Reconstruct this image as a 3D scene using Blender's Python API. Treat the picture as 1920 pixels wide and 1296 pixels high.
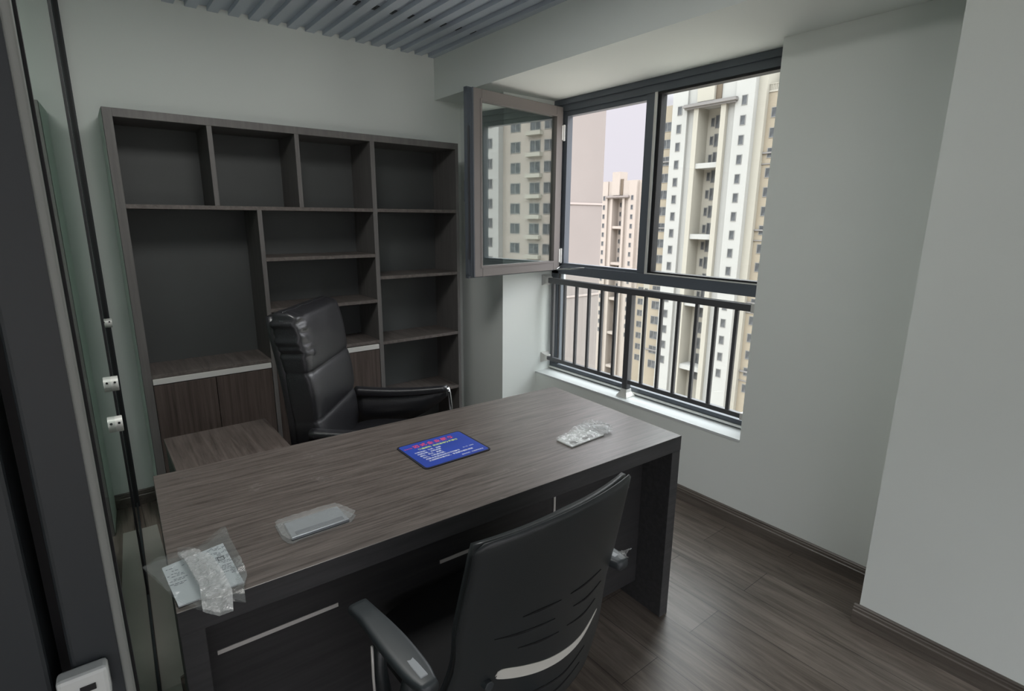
import bpy, bmesh, math, random
from mathutils import Vector, Matrix, noise
from math import radians, sin, cos, pi

for o in list(bpy.data.objects):
    bpy.data.objects.remove(o, do_unlink=True)
scene = bpy.context.scene
COL = scene.collection
random.seed(7)

# ------------------------------------------------------------------ camera
YAW, PITCH, ROLL, FOC, CAMH = 0.66613, -0.23020, 0.00751, 1017.9, 1.5169
cam_data = bpy.data.cameras.new('camera')
cam_data.sensor_fit = 'HORIZONTAL'
cam_data.sensor_width = 36.0
cam_data.lens = FOC * 36.0 / 1920.0
cam_data.clip_start = 0.02
cam_data.clip_end = 1000
cam = bpy.data.objects.new('camera', cam_data)
COL.objects.link(cam)
_f = Vector((sin(YAW) * cos(PITCH), cos(YAW) * cos(PITCH), sin(PITCH)))
_r = Vector((cos(YAW), -sin(YAW), 0))
_u = _r.cross(_f)
_r2 = cos(ROLL) * _r + sin(ROLL) * _u
_u2 = -sin(ROLL) * _r + cos(ROLL) * _u
_b = -_f
cam.matrix_world = Matrix(((_r2.x, _u2.x, _b.x, 0), (_r2.y, _u2.y, _b.y, 0), (_r2.z, _u2.z, _b.z, CAMH), (0, 0, 0, 1)))
scene.camera = cam

# ------------------------------------------------------------------ world, light, exposure
world = bpy.data.worlds.new('overcast_sky')
scene.world = world
world.use_nodes = True
wn = world.node_tree
wn.nodes.clear()
w_out = wn.nodes.new('ShaderNodeOutputWorld')
w_bg = wn.nodes.new('ShaderNodeBackground')
w_tc = wn.nodes.new('ShaderNodeTexCoord')
w_sep = wn.nodes.new('ShaderNodeSeparateXYZ')
w_ramp = wn.nodes.new('ShaderNodeValToRGB')
wn.links.new(w_tc.outputs['Generated'], w_sep.inputs[0])
w_map = wn.nodes.new('ShaderNodeMapRange')
w_map.inputs['From Min'].default_value = -1
w_map.inputs['From Max'].default_value = 1
wn.links.new(w_sep.outputs['Z'], w_map.inputs['Value'])
wn.links.new(w_map.outputs['Result'], w_ramp.inputs['Fac'])
el = w_ramp.color_ramp.elements
SKY = 8.0
el[0].position = 0.0; el[0].color = (0.40/SKY, 0.39/SKY, 0.37/SKY, 1)
el[1].position = 1.0; el[1].color = (5.2/SKY, 5.3/SKY, 5.5/SKY, 1)
for pos_, c_ in ((.495, (.40, .38, .36)), (.51, (.566, .545, .594)), (.595, (.587, .566, .615)), (.66, (3.6, 3.6, 3.75)), (.75, (4.9, 5.0, 5.2))):
    e = el.new(pos_); e.color = (c_[0]/SKY, c_[1]/SKY, c_[2]/SKY, 1)
wn.links.new(w_ramp.outputs['Color'], w_bg.inputs['Color'])
w_bg.inputs['Strength'].default_value = SKY
wn.links.new(w_bg.outputs[0], w_out.inputs[0])

scene.view_settings.view_transform = 'Standard'
scene.view_settings.look = 'None'
scene.view_settings.gamma = 1.0
scene.view_settings.use_curve_mapping = False
scene.view_settings.exposure = 0.5

def area_light(name, loc, rot, sx, sy, power, color=(1, 1, 1), portal=False, target=None):
    ld = bpy.data.lights.new(name, 'AREA')
    ld.shape = 'RECTANGLE'; ld.size = sx; ld.size_y = sy
    ld.energy = power; ld.color = color
    if portal:
        ld.cycles.is_portal = True
    o = bpy.data.objects.new(name, ld)
    o.location = loc; o.rotation_euler = rot
    COL.objects.link(o)
    return o
# portal in the bay window opening (guides sky sampling only, gives no light of its own)
area_light('window_portal', (2.66, 2.06, 1.35), (0, radians(90), 0), 1.8, 1.6, 1, portal=True)

# added fill light to brighten the room, over the desk and above the frame
area_light('added_fill_light', (.55, 1.62, 2.49), (0, 0, 0), .6, .6, 12.5, (1, .99, .955))

# ------------------------------------------------------------------ materials
def new_mat(name):
    m = bpy.data.materials.new(name); m.use_nodes = True
    nt = m.node_tree
    return m, nt, nt.nodes['Principled BSDF']

def link(nt, a, b): nt.links.new(a, b)

def plain(name, col, rough=0.5, metal=0.0, spec=0.5, bump=0.0, bscale=200, var=0.0, vscale=3.0, coat=0.0):
    m, nt, p = new_mat(name)
    p.inputs['Roughness'].default_value = rough
    p.inputs['Metallic'].default_value = metal
    p.inputs['Specular IOR Level'].default_value = spec
    p.inputs['Coat Weight'].default_value = coat
    tc = nt.nodes.new('ShaderNodeTexCoord')
    n = nt.nodes.new('ShaderNodeTexNoise'); n.inputs['Scale'].default_value = vscale
    n.inputs['Detail'].default_value = 4
    link(nt, tc.outputs['Object'], n.inputs['Vector'])
    r = nt.nodes.new('ShaderNodeValToRGB')
    a = 1 - var; b = 1 + var
    r.color_ramp.elements[0].position = .3; r.color_ramp.elements[1].position = .7
    r.color_ramp.elements[0].color = (col[0]*a, col[1]*a, col[2]*a, 1)
    r.color_ramp.elements[1].color = (min(1, col[0]*b), min(1, col[1]*b), min(1, col[2]*b), 1)
    link(nt, n.outputs['Fac'], r.inputs['Fac'])
    link(nt, r.outputs['Color'], p.inputs['Base Color'])
    if bump:
        n2 = nt.nodes.new('ShaderNodeTexNoise'); n2.inputs['Scale'].default_value = bscale
        n2.inputs['Detail'].default_value = 3
        link(nt, tc.outputs['Object'], n2.inputs['Vector'])
        bp = nt.nodes.new('ShaderNodeBump'); bp.inputs['Strength'].default_value = bump
        bp.inputs['Distance'].default_value = 0.002
        link(nt, n2.outputs['Fac'], bp.inputs['Height'])
        link(nt, bp.outputs['Normal'], p.inputs['Normal'])
    return m

def wood(name, dark, light, stretch=(1.2, 30, 30), rough=0.42, spec=0.45, bump=0.12, scale=2.0, dust=0.0, pos=(.36, .66)):
    m, nt, p = new_mat(name)
    p.inputs['Roughness'].default_value = rough
    p.inputs['Specular IOR Level'].default_value = spec
    tc = nt.nodes.new('ShaderNodeTexCoord')
    mp = nt.nodes.new('ShaderNodeMapping'); mp.inputs['Scale'].default_value = stretch
    link(nt, tc.outputs['Object'], mp.inputs['Vector'])
    n = nt.nodes.new('ShaderNodeTexNoise'); n.inputs['Scale'].default_value = scale
    n.inputs['Detail'].default_value = 9; n.inputs['Roughness'].default_value = .68
    n.inputs['Distortion'].default_value = .35
    link(nt, mp.outputs['Vector'], n.inputs['Vector'])
    r = nt.nodes.new('ShaderNodeValToRGB')
    r.color_ramp.elements[0].position = pos[0]; r.color_ramp.elements[1].position = pos[1]
    r.color_ramp.elements[0].color = (*dark, 1); r.color_ramp.elements[1].color = (*light, 1)
    link(nt, n.outputs['Fac'], r.inputs['Fac'])
    out = r.outputs['Color']
    if dust:
        n3 = nt.nodes.new('ShaderNodeTexNoise'); n3.inputs['Scale'].default_value = 9
        n3.inputs['Detail'].default_value = 8; n3.inputs['Roughness'].default_value = .75
        link(nt, tc.outputs['Object'], n3.inputs['Vector'])
        r3 = nt.nodes.new('ShaderNodeValToRGB')
        r3.color_ramp.elements[0].position = .60; r3.color_ramp.elements[1].position = .80
        r3.color_ramp.elements[0].color = (0, 0, 0, 1); r3.color_ramp.elements[1].color = (dust, dust, dust, 1)
        link(nt, n3.outputs['Fac'], r3.inputs['Fac'])
        mx = nt.nodes.new('ShaderNodeMix'); mx.data_type = 'RGBA'
        link(nt, r3.outputs['Color'], mx.inputs['Factor'])
        link(nt, out, mx.inputs['A']); mx.inputs['B'].default_value = (.36, .34, .32, 1)
        out = mx.outputs['Result']
    link(nt, out, p.inputs['Base Color'])
    bp = nt.nodes.new('ShaderNodeBump'); bp.inputs['Strength'].default_value = bump
    bp.inputs['Distance'].default_value = 0.001
    link(nt, n.outputs['Fac'], bp.inputs['Height'])
    link(nt, bp.outputs['Normal'], p.inputs['Normal'])
    return m

def floor_mat():
    m, nt, p = new_mat('laminate_planks')
    tc = nt.nodes.new('ShaderNodeTexCoord')
    sp = nt.nodes.new('ShaderNodeSeparateXYZ'); link(nt, tc.outputs['Object'], sp.inputs[0])
    ax = nt.nodes.new('ShaderNodeMath'); ax.operation = 'ADD'; ax.inputs[1].default_value = 20 - 1.03 + .33
    ay = nt.nodes.new('ShaderNodeMath'); ay.operation = 'ADD'; ay.inputs[1].default_value = 100*.193 - 1.614
    link(nt, sp.outputs['Y'], ax.inputs[0]); link(nt, sp.outputs['X'], ay.inputs[0])
    cb = nt.nodes.new('ShaderNodeCombineXYZ')
    link(nt, ax.outputs[0], cb.inputs['X']); link(nt, ay.outputs[0], cb.inputs['Y'])
    br = nt.nodes.new('ShaderNodeTexBrick')
    br.offset = .26; br.offset_frequency = 2; br.squash = 1
    br.inputs['Scale'].default_value = 1
    br.inputs['Brick Width'].default_value = 1.21; br.inputs['Row Height'].default_value = .193
    br.inputs['Mortar Size'].default_value = .0011; br.inputs['Mortar Smooth'].default_value = .2
    br.inputs['Color1'].default_value = (.155, .130, .110, 1)
    br.inputs['Color2'].default_value = (.222, .192, .166, 1)
    br.inputs['Mortar'].default_value = (.02, .018, .016, 1)
    link(nt, cb.outputs[0], br.inputs['Vector'])
    mp = nt.nodes.new('ShaderNodeMapping'); mp.inputs['Scale'].default_value = (16, 1.1, 1)
    link(nt, tc.outputs['Object'], mp.inputs['Vector'])
    n = nt.nodes.new('ShaderNodeTexNoise'); n.inputs['Scale'].default_value = 2.2
    n.inputs['Detail'].default_value = 9; n.inputs['Roughness'].default_value = .66; n.inputs['Distortion'].default_value = 1.1
    link(nt, mp.outputs['Vector'], n.inputs['Vector'])
    r = nt.nodes.new('ShaderNodeValToRGB')
    r.color_ramp.elements[0].position = .30; r.color_ramp.elements[1].position = .68
    r.color_ramp.elements[0].color = (.42, .40, .38, 1); r.color_ramp.elements[1].color = (1.25, 1.25, 1.25, 1)
    link(nt, n.outputs['Fac'], r.inputs['Fac'])
    mx = nt.nodes.new('ShaderNodeMix'); mx.data_type = 'RGBA'; mx.blend_type = 'MULTIPLY'
    mx.inputs['Factor'].default_value = 1
    link(nt, br.outputs['Color'], mx.inputs['A']); link(nt, r.outputs['Color'], mx.inputs['B'])
    link(nt, mx.outputs['Result'], p.inputs['Base Color'])
    p.inputs['Roughness'].default_value = .36
    p.inputs['Specular IOR Level'].default_value = .5
    bp = nt.nodes.new('ShaderNodeBump'); bp.inputs['Strength'].default_value = .25; bp.inputs['Distance'].default_value = .0012
    link(nt, n.outputs['Fac'], bp.inputs['Height']); link(nt, bp.outputs['Normal'], p.inputs['Normal'])
    return m

def glass_mat(name, tint, refl, rough=0.0):
    m = bpy.data.materials.new(name); m.use_nodes = True
    nt = m.node_tree; nt.nodes.clear()
    out = nt.nodes.new('ShaderNodeOutputMaterial')
    tr = nt.nodes.new('ShaderNodeBsdfTransparent'); tr.inputs[0].default_value = (*tint, 1)
    gl = nt.nodes.new('ShaderNodeBsdfGlossy'); gl.inputs['Roughness'].default_value = rough
    gl.inputs['Color'].default_value = (.92, .96, .94, 1)
    lw = nt.nodes.new('ShaderNodeLayerWeight'); lw.inputs['Blend'].default_value = .5
    pw = nt.nodes.new('ShaderNodeMath'); pw.operation = 'POWER'; pw.inputs[1].default_value = 5
    nt.links.new(lw.outputs['Facing'], pw.inputs[0])
    ad = nt.nodes.new('ShaderNodeMath'); ad.operation = 'MULTIPLY_ADD'
    ad.inputs[1].default_value = 1 - refl; ad.inputs[2].default_value = refl
    ad.use_clamp = True
    nt.links.new(pw.outputs[0], ad.inputs[0])
    mx = nt.nodes.new('ShaderNodeMixShader')
    nt.links.new(ad.outputs[0], mx.inputs[0]); nt.links.new(tr.outputs[0], mx.inputs[1]); nt.links.new(gl.outputs[0], mx.inputs[2])
    nt.links.new(mx.outputs[0], out.inputs[0])
    return m

def film_mat(name, clear=.72, white=.5, rough=.12, bump=.6, bscale=60):
    m = bpy.data.materials.new(name); m.use_nodes = True
    nt = m.node_tree; nt.nodes.clear()
    out = nt.nodes.new('ShaderNodeOutputMaterial')
    tr = nt.nodes.new('ShaderNodeBsdfTransparent'); tr.inputs[0].default_value = (.93, .95, .95, 1)
    p = nt.nodes.new('ShaderNodeBsdfPrincipled')
    p.inputs['Base Color'].default_value = (white, white*1.01, white*1.01, 1)
    p.inputs['Roughness'].default_value = rough
    p.inputs['Specular IOR Level'].default_value = 1.0
    tc = nt.nodes.new('ShaderNodeTexCoord')
    n = nt.nodes.new('ShaderNodeTexNoise'); n.inputs['Scale'].default_value = bscale; n.inputs['Distortion'].default_value = 1.5
    n.inputs['Detail'].default_value = 2
    nt.links.new(tc.outputs['Object'], n.inputs['Vector'])
    bp = nt.nodes.new('ShaderNodeBump'); bp.inputs['Strength'].default_value = bump; bp.inputs['Distance'].default_value = .006
    nt.links.new(n.outputs['Fac'], bp.inputs['Height']); nt.links.new(bp.outputs['Normal'], p.inputs['Normal'])
    mx = nt.nodes.new('ShaderNodeMixShader'); mx.inputs[0].default_value = 1 - clear
    nt.links.new(tr.outputs[0], mx.inputs[1]); nt.links.new(p.outputs[0], mx.inputs[2]); nt.links.new(mx.outputs[0], out.inputs[0])
    return m

M = {}
M['wall'] = plain('painted_wall', (.80, .84, .81), .85, bump=.15, bscale=60, var=.02, vscale=1.2)
M['ceil'] = plain('ceiling_slats', (.55, .61, .69), .42, metal=.0, var=.03)
M['ceil_back'] = plain('ceiling_board', (.5, .56, .62), .7)
M['dark_clip'] = plain('dark_clip', (.03, .035, .04), .5)
M['floor'] = floor_mat()
M['baseboard'] = wood('baseboard_wood', (.085, .072, .062), (.16, .14, .122), stretch=(16, 1.1, 20), rough=.4)
M['desk_top'] = wood('desk_top_laminate', (.055, .045, .040), (.170, .146, .132), stretch=(2.2, 48, 48), rough=.36, spec=.6, dust=.5, bump=.25, pos=(.33, .68))
M['desk_body'] = wood('desk_body_laminate', (.028, .028, .029), (.042, .041, .042), stretch=(1.5, 26, 26), rough=.5, spec=.35)
M['side_top'] = wood('cabinet_top_laminate', (.070, .056, .050), (.155, .128, .115), stretch=(24, 1.3, 24), rough=.4, dust=.4)
M['shelf_board'] = wood('shelf_board_laminate', (.085, .073, .067), (.16, .14, .13), stretch=(22, 1.4, 22), rough=.5)
M['reflection_panel'] = plain('grey_green_reflection_panel', (.72, .78, .73), .6)
M['shelf_frame'] = wood('shelf_frame_laminate', (.110, .105, .102), (.150, .143, .138), stretch=(22, 22, 1.4), rough=.5)
M['shelf_back'] = plain('shelf_back_panel', (.066, .071, .071), .55, var=.05)
M['door_wood'] = wood('cabinet_door_laminate', (.040, .029, .025), (.115, .090, .080), stretch=(34, 34, .9), rough=.45, pos=(.3, .7))
M['alu'] = plain('brushed_aluminium', (.74, .74, .71), .4, metal=.25, bump=.05)
M['strip'] = plain('satin_metal_strip', (.60, .58, .55), .45, metal=.15)
M['lit_edge'] = plain('grey_lit_edge', (.26, .27, .255), .45)
M['chrome'] = plain('polished_steel', (.75, .76, .77), .15, metal=1.0)
M['frame'] = plain('window_frame_paint', (.115, .132, .155), .42, spec=.5, var=.03)
M['sash_out'] = plain('sash_brown_paint', (.185, .168, .160), .5)
M['rail'] = plain('railing_steel', (.115, .118, .125), .38, metal=.35)
M['black_seal'] = plain('rubber_gasket', (.012, .012, .014), .6)
M['stile'] = plain('door_stile_powder_coat', (.026, .031, .035), .5)
M['leather'] = plain('black_leather', (.018, .018, .021), .34, spec=.75, bump=.35, bscale=260)
M['leather_welt'] = plain('leather_welt', (.06, .06, .066), .4)
M['seat_fabric'] = plain('seat_fabric', (.008, .008, .009), .9)
M['plastic'] = plain('black_plastic', (.022, .026, .028), .38, spec=.5, bump=.1, bscale=400)
M['armpad'] = plain('grey_black_pad', (.035, .042, .046), .45, spec=.55)
M['insert'] = plain('grey_insert', (.30, .32, .34), .45)
M['slit'] = plain('black_foam', (.003, .003, .004), .9)
M['lining'] = plain('pale_cushion_lining', (.62, .61, .56), .8)
M['glass'] = glass_mat('window_glass', (.95, .97, .96), .02)
M['sash_glass'] = glass_mat('sash_glass', (.74, .78, .77), .36)
M['part_glass'] = glass_mat('partition_glass', (.80, .88, .84), .05)
M['mat_blue'] = plain('mat_blue_print', (.012, .048, .36), .6, var=.12, vscale=9)
M['mat_black'] = plain('mat_black_edge', (.006, .007, .02), .7)
M['ink_red'] = plain('red_ink', (.85, .07, .13), .6)
M['ink_white'] = plain('white_ink', (.80, .84, .90), .6)
M['ink_yellow'] = plain('yellow_green_ink', (.62, .80, .25), .6)
M['film'] = film_mat('clear_film', .88, .45, .08, .6, 26)
M['film_milky'] = film_mat('milky_film', .74, .60, .10, .7, 34)
M['bubble'] = film_mat('bubble_wrap', .55, .62, .10, .9, 70)
M['pouch'] = film_mat('pouch_film', .55, .66, .12, .8, 40)
M['paper'] = plain('printed_paper', (.62, .64, .67), .7)
M['print'] = plain('paper_print', (.12, .13, .15), .8)
M['plate'] = plain('added_floor_strip', (.50, .49, .44), .42, metal=.5, var=.08)
M['grey_plate'] = plain('grey_metal_plate', (.36, .39, .42), .3, metal=.35)
M['white_plate'] = plain('white_enamel', (.72, .74, .72), .4)
M['sill'] = plain('sill_stone', (.66, .69, .69), .5)
# outdoors
M['t_white'] = plain('facade_white', (0.298, 0.295, 0.281), .9, var=.03, vscale=.15)
M['t_cream'] = plain('facade_cream', (0.292, 0.275, 0.236), .9, var=.03, vscale=.15)
M['t_beige'] = plain('facade_beige', (0.236, 0.202, 0.153), .9, var=.05, vscale=.2)
M['t_rose'] = plain('facade_rose', (0.284, 0.250, 0.219), .9, var=.03, vscale=.2)
M['t_grey'] = plain('facade_grey', (0.163, 0.154, 0.148), .9, var=.04, vscale=.2)
M['t_joint'] = plain('facade_joint', (.30, .26, .24), .9)
M['t_wing'] = plain('wing_render', (0.196, 0.174, 0.162), .9, var=.04, vscale=.5)
M['t_frame'] = plain('facade_window_frame', (.16, .157, .15), .7)
M['t_pane'] = plain('facade_window_pane', (.055, .058, .062), .3, var=.5, vscale=.7)
M['t_brown'] = plain('facade_louvre', (0.107, 0.083, 0.059), .9)
M['ground'] = plain('street_ground', (.36, .33, .29), .95, var=.2, vscale=.05)

# ------------------------------------------------------------------ mesh helpers
class MB:
    def __init__(s): s.bm = bmesh.new()
    def box(s, x0, x1, y0, y1, z0, z1, mat=None):
        v = [s.bm.verts.new(p) for p in ((x0,y0,z0),(x1,y0,z0),(x1,y1,z0),(x0,y1,z0),(x0,y0,z1),(x1,y0,z1),(x1,y1,z1),(x0,y1,z1))]
        if mat is not None:
            for q in v: q.co = mat @ q.co
        for f in ((0,3,2,1),(4,5,6,7),(0,1,5,4),(1,2,6,5),(2,3,7,6),(3,0,4,7)):
            s.bm.faces.new([v[i] for i in f])
        return s
    def cyl(s, a, b, r0, r1=None, n=20):
        a = Vector(a); b = Vector(b); r1 = r0 if r1 is None else r1
        d = (b - a).normalized()
        t = Vector((0, 0, 1)) if abs(d.z) < .9 else Vector((1, 0, 0))
        u = d.cross(t).normalized(); w = d.cross(u)
        A = [s.bm.verts.new(a + r0*(cos(2*pi*i/n)*u + sin(2*pi*i/n)*w)) for i in range(n)]
        B = [s.bm.verts.new(b + r1*(cos(2*pi*i/n)*u + sin(2*pi*i/n)*w)) for i in range(n)]
        for i in range(n):
            j = (i + 1) % n
            s.bm.faces.new((A[i], A[j], B[j], B[i]))
        s.bm.faces.new(A[::-1]); s.bm.faces.new(B)
        return s
    def tube(s, pts, r, n=14):
        pts = [Vector(p) for p in pts]
        rings = []
        for k, p in enumerate(pts):
            d = (pts[min(k+1, len(pts)-1)] - pts[max(k-1, 0)]).normalized()
            t = Vector((0, 0, 1)) if abs(d.z) < .95 else Vector((1, 0, 0))
            u = d.cross(t).normalized(); w = d.cross(u)
            rr = r[k] if isinstance(r, (list, tuple)) else r
            rings.append([s.bm.verts.new(p + rr*(cos(2*pi*i/n)*u + sin(2*pi*i/n)*w)) for i in range(n)])
        for a, b in zip(rings, rings[1:]):
            for i in range(n):
                j = (i+1) % n
                s.bm.faces.new((a[i], a[j], b[j], b[i]))
        s.bm.faces.new(rings[0][::-1]); s.bm.faces.new(rings[-1])
        return s
    def prism(s, poly, z0, z1):
        A = [s.bm.verts.new((x, y, z0)) for x, y in poly]
        B = [s.bm.verts.new((x, y, z1)) for x, y in poly]
        n = len(poly)
        for i in range(n):
            j = (i+1) % n
            s.bm.faces.new((A[i], A[j], B[j], B[i]))
        s.bm.faces.new(A[::-1]); s.bm.faces.new(B)
        return s
    def extrude_profile(s, prof, a, b, side):
        # prof: list of (d, z); swept from a to b (xy), d measured along side (xy unit)
        A = [s.bm.verts.new((a[0] + side[0]*d, a[1] + side[1]*d, z)) for d, z in prof]
        B = [s.bm.verts.new((b[0] + side[0]*d, b[1] + side[1]*d, z)) for d, z in prof]
        n = len(prof)
        for i in range(n):
            j = (i+1) % n
            s.bm.faces.new((A[i], A[j], B[j], B[i]))
        s.bm.faces.new(A[::-1]); s.bm.faces.new(B)
        return s
    def build(s, name, mat, parent=None, bevel=0, smooth=False, seg=2):
        bmesh.ops.recalc_face_normals(s.bm, faces=s.bm.faces)
        me = bpy.data.meshes.new(name); s.bm.to_mesh(me); s.bm.free()
        if smooth:
            for p in me.polygons: p.use_smooth = True
        me.materials.append(mat)
        o = bpy.data.objects.new(name, me); COL.objects.link(o)
        if parent is not None: o.parent = parent
        if bevel:
            b = o.modifiers.new('bevel', 'BEVEL'); b.width = bevel; b.segments = seg
            b.limit_method = 'ANGLE'; b.angle_limit = radians(40)
        return o

def empty(name, loc=(0, 0, 0), rz=0):
    o = bpy.data.objects.new(name, None); o.empty_display_size = .1
    o.location = loc; o.rotation_euler = (0, 0, rz); COL.objects.link(o)
    return o

def tag(o, label=None, cat=None, group=None, kind=None):
    if label: o['label'] = label
    if cat: o['category'] = cat
    if group: o['group'] = group
    if kind: o['kind'] = kind
    return o

def struct(name, mb, mat, parent=None, bevel=0):
    o = mb.build(name, mat, parent, bevel)
    if parent is None: o['kind'] = 'structure'
    return o

def copy_tree(o, parent=None):
    c = o.copy(); COL.objects.link(c); c.parent = parent
    for ch in list(o.children): copy_tree(ch, c)
    return c

# ================================================================== ROOM SHELL
XW, XN = 2.452, 2.176          # recessed window wall face, near/far pier faces
YB, YR, YN, YJ = 3.330, 2.843, 1.282, .591
ZB, ZS = 2.266, 2.516
REAR = -3.7
struct('floor', MB().box(-3.2, 2.75, REAR, 3.45, -.12, 0), M['floor'])
struct('wall_back', MB().box(-3.2, 2.75, YB, 3.47, 0, 2.72), M['wall'])
struct('wall_right', MB().box(2.154, 2.72, YR, YB, 0, ZB), M['wall'])
struct('wall_right', MB().box(XW, 2.60, YN, YR, 0, .440), M['wall'])
struct('wall_right', MB().box(XW, 2.72, YJ, YN, 0, ZB), M['wall'])
struct('wall_right', MB().box(XN, 2.72, REAR, YJ, 0, ZB), M['wall'])
struct('wall_right', MB().box(1.957, 2.72, REAR, YB, ZB, 2.72), M['wall'])     # lintel beam over the bay
struct('wall_right', MB().box(2.60, 2.72, YN, YR, -.12, .446), M['wall'])
mb = MB(); mb.box(-3.2, 2.72, REAR - .1, REAR, 2.45, 2.72); mb.box(1.95, 2.72, REAR - .1, REAR, 0, 2.45)
struct('wall_rear', mb, M['wall'])
struct('wall_far_left', MB().box(-3.3, -3.2, REAR, 3.47, 0, 2.72), M['wall'])
struct('trim_1', MB().box(XW - .004, 2.60, YN, YR, .440, .452), M['sill'])

# ceiling: corrugated slat panel running towards the back wall
mb = MB(); mb.box(-3.2, 1.957, REAR, YB, 2.540, 2.72)
struct('ceiling', mb, M['ceil_back'])
mb = MB()
x = .464 - 37*.0968
while x < 1.93:
    mb.box(x, x + .049, REAR, YB - .002, ZS, 2.540)
    x += .0968
sl = struct('ceiling', mb, M['ceil'])
mb = MB(); mb.box(-3.2, 1.957, REAR, YB - .001, 2.5375, 2.540)
struct('ceiling', mb, M['ceil'])
mb = MB()
x = .464 - 6*.0968 + .049
while x < 1.9:
    mb.box(x + .004, x + .043, 2.775, 2.835, 2.5345, 2.5374)
    mb.box(x + .018, x + .030, 2.796, 2.822, 2.530, 2.5345)
    x += .0968
struct('trim_2', mb, M['dark_clip'])

# baseboards
PROF = [(0, 0), (.016, 0), (.016, .052), (.0125, .056), (.0125, .066), (.009, .069), (.009, .075), (.004, .080), (0, .080)]
def baseboard(name, a, b, side):
    struct(name, MB().extrude_profile(PROF, a, b, side), M['baseboard'])
baseboard('baseboard_right', (XW, YJ), (XW, YR), (-1, 0))
baseboard('baseboard_right', (XN, REAR), (XN, YJ + .016), (-1, 0))
baseboard('baseboard_right', (XN, YJ), (XW, YJ), (0, 1))
baseboard('baseboard_right', (2.154, YR - .016), (2.154, YB), (-1, 0))
baseboard('baseboard_right', (2.138, YR), (XW, YR), (0, -1))
baseboard('baseboard_back', (.05, YB), (2.154, YB), (0, -1))
baseboard('baseboard_back', (-3.2, YB), (.02, YB), (0, -1))

# glass partition on the left, with its door
PA, PBs = -.05, .0317                       # x = PA + PBs*y
GA = math.atan(PBs)
def gp(y, off=0): return (PA + PBs*y + off*cos(GA), y - off*sin(GA))
def gbox(mb, y0, y1, o0, o1, z0, z1):
    pts = [gp(y0, o0), gp(y0, o1), gp(y1, o1), gp(y1, o0)]
    mb.prism(pts, z0, z1)
    return mb
part = empty('wall_left', (0, 0, 0)); part['kind'] = 'structure'
gbox(MB(), 2.42, 3.30, -.012, 0, .03, 2.515).build('glass_pane', M['part_glass'], part)
gbox(MB(), 3.295, 3.329, -.035, .012, 0, 2.515).build('wall_channel', M['stile'], part, bevel=.002)
gbox(MB(), 3.288, 3.296, -.004, .006, 0.03, 2.515).build('gasket', M['black_seal'], part)
gbox(MB(), .80, 3.33, -.035, .004, 0, .03).build('floor_track', M['stile'], part)
struct('trim_6', MB().prism([(.83*PBs + PA + .006, .83), (.045, .83), (.070, 1.88), (.116, 1.90), (.116, 3.02), (3.02*PBs + PA + .006, 3.02)], 0, .008), M['plate'])  # added pale satin strip, stands in for an unidentified bright band of floor
door = empty('door_1', (0, 0, 0)); door['kind'] = 'structure'
gbox(MB(), .86, 2.40, -.012, 0, .035, 2.51).build('glass_pane', M['part_glass'], door)
gbox(MB(), 2.395, 2.425, -.014, .004, .03, 2.515).build('gasket', M['black_seal'], door)
st = gbox(MB(), .80, .875, -.058, -.0005, 0, 2.53).build('stile', M['stile'], door, bevel=.006, seg=3)
gbox(MB(), .876, .886, -.012, .0025, .03, 2.515).build('gasket', M['black_seal'], door)
gbox(MB(), .7965, .812, -.0075, .0025, 0, 2.53).build('edge_highlight', M['lit_edge'], door, bevel=.0035, seg=4)  # painted highlight: paler strip for the lit rounded edge of the stile
def knob(y, z, r, l, nm='door_knob'):
    a = gp(y, 0); b = gp(y, l)
    k = MB()
    k.cyl((a[0], a[1], z), (b[0], b[1], z), r, n=32)
    for i in range(5):
        t = .15 + .7*i/4
        c0 = gp(y, l*t); c1 = gp(y, l*(t + .06))
        k.cyl((c0[0], c0[1], z), (c1[0], c1[1], z), r*1.05, n=32)
    o = k.build(nm, M['alu'], door if y < 2.41 else part)
    s = MB(); c0 = gp(y, l*.5)
    s.cyl((c0[0], c0[1] - r*1.02, z + r*.4), (c0[0], c0[1] - r*1.1, z + r*.4), .0035, n=12)
    s.build('set_screw', M['black_seal'], o)
knob(3.18, 1.018, .021, .020)
knob(2.20, .966, .0245, .020)
knob(1.95, .903, .0235, .018)
# outer jamb members beside the stile
struct('trim_3', gbox(MB(), .86, .90, -.075, -.060, 0, 2.53), M['black_seal'])
struct('trim_4', gbox(MB(), .80, .90, -.140, -.078, 0, 2.53), M['stile'], bevel=.005)
struct('trim_5', gbox(MB(), .90, 1.0, -.60, -.142, 0, 2.53), M['black_seal'])
mb = MB(); gbox(mb, .776, .7995, -.072, -.020, .908, .9545)
lk = mb.build('latch_case', M['white_plate'], door, bevel=.005)
gbox(MB(), .774, .7765, -.050, -.034, .930, .938).build('latch_slot', M['black_seal'], lk)

# ================================================================== BAY WINDOW
win = empty('window_1', (2.585, 2.06, .452)); win['kind'] = 'structure'
WO = Vector((2.585, 2.06, .452))
def wb(x0, x1, y0, y1, z0, z1): return MB().box(x0 - WO.x, x1 - WO.x, y0 - WO.y, y1 - WO.y, z0 - WO.z, z1 - WO.z)
X0, X1 = 2.585, 2.640
wb(X0, X1, YN, YR, 2.192, ZB).build('head_frame', M['frame'], win, bevel=.002)
wb(X0 - .012, X0, YN, YR, 2.232, ZB).build('head_trim', M['frame'], win, bevel=.002)
wb(X0, X1, YN, YR, 1.146, 1.206).build('transom', M['frame'], win, bevel=.002)
wb(X0, X1, YN, YR, .452, .500).build('bottom_frame', M['frame'], win, bevel=.002)
wb(X0 - .010, X0, YN, YR, .462, .474).build('bottom_track', M['alu'], win)
wb(X0, X1, 2.775, YR, .50, 2.192).build('jamb', M['frame'], win, bevel=.002)
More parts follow.
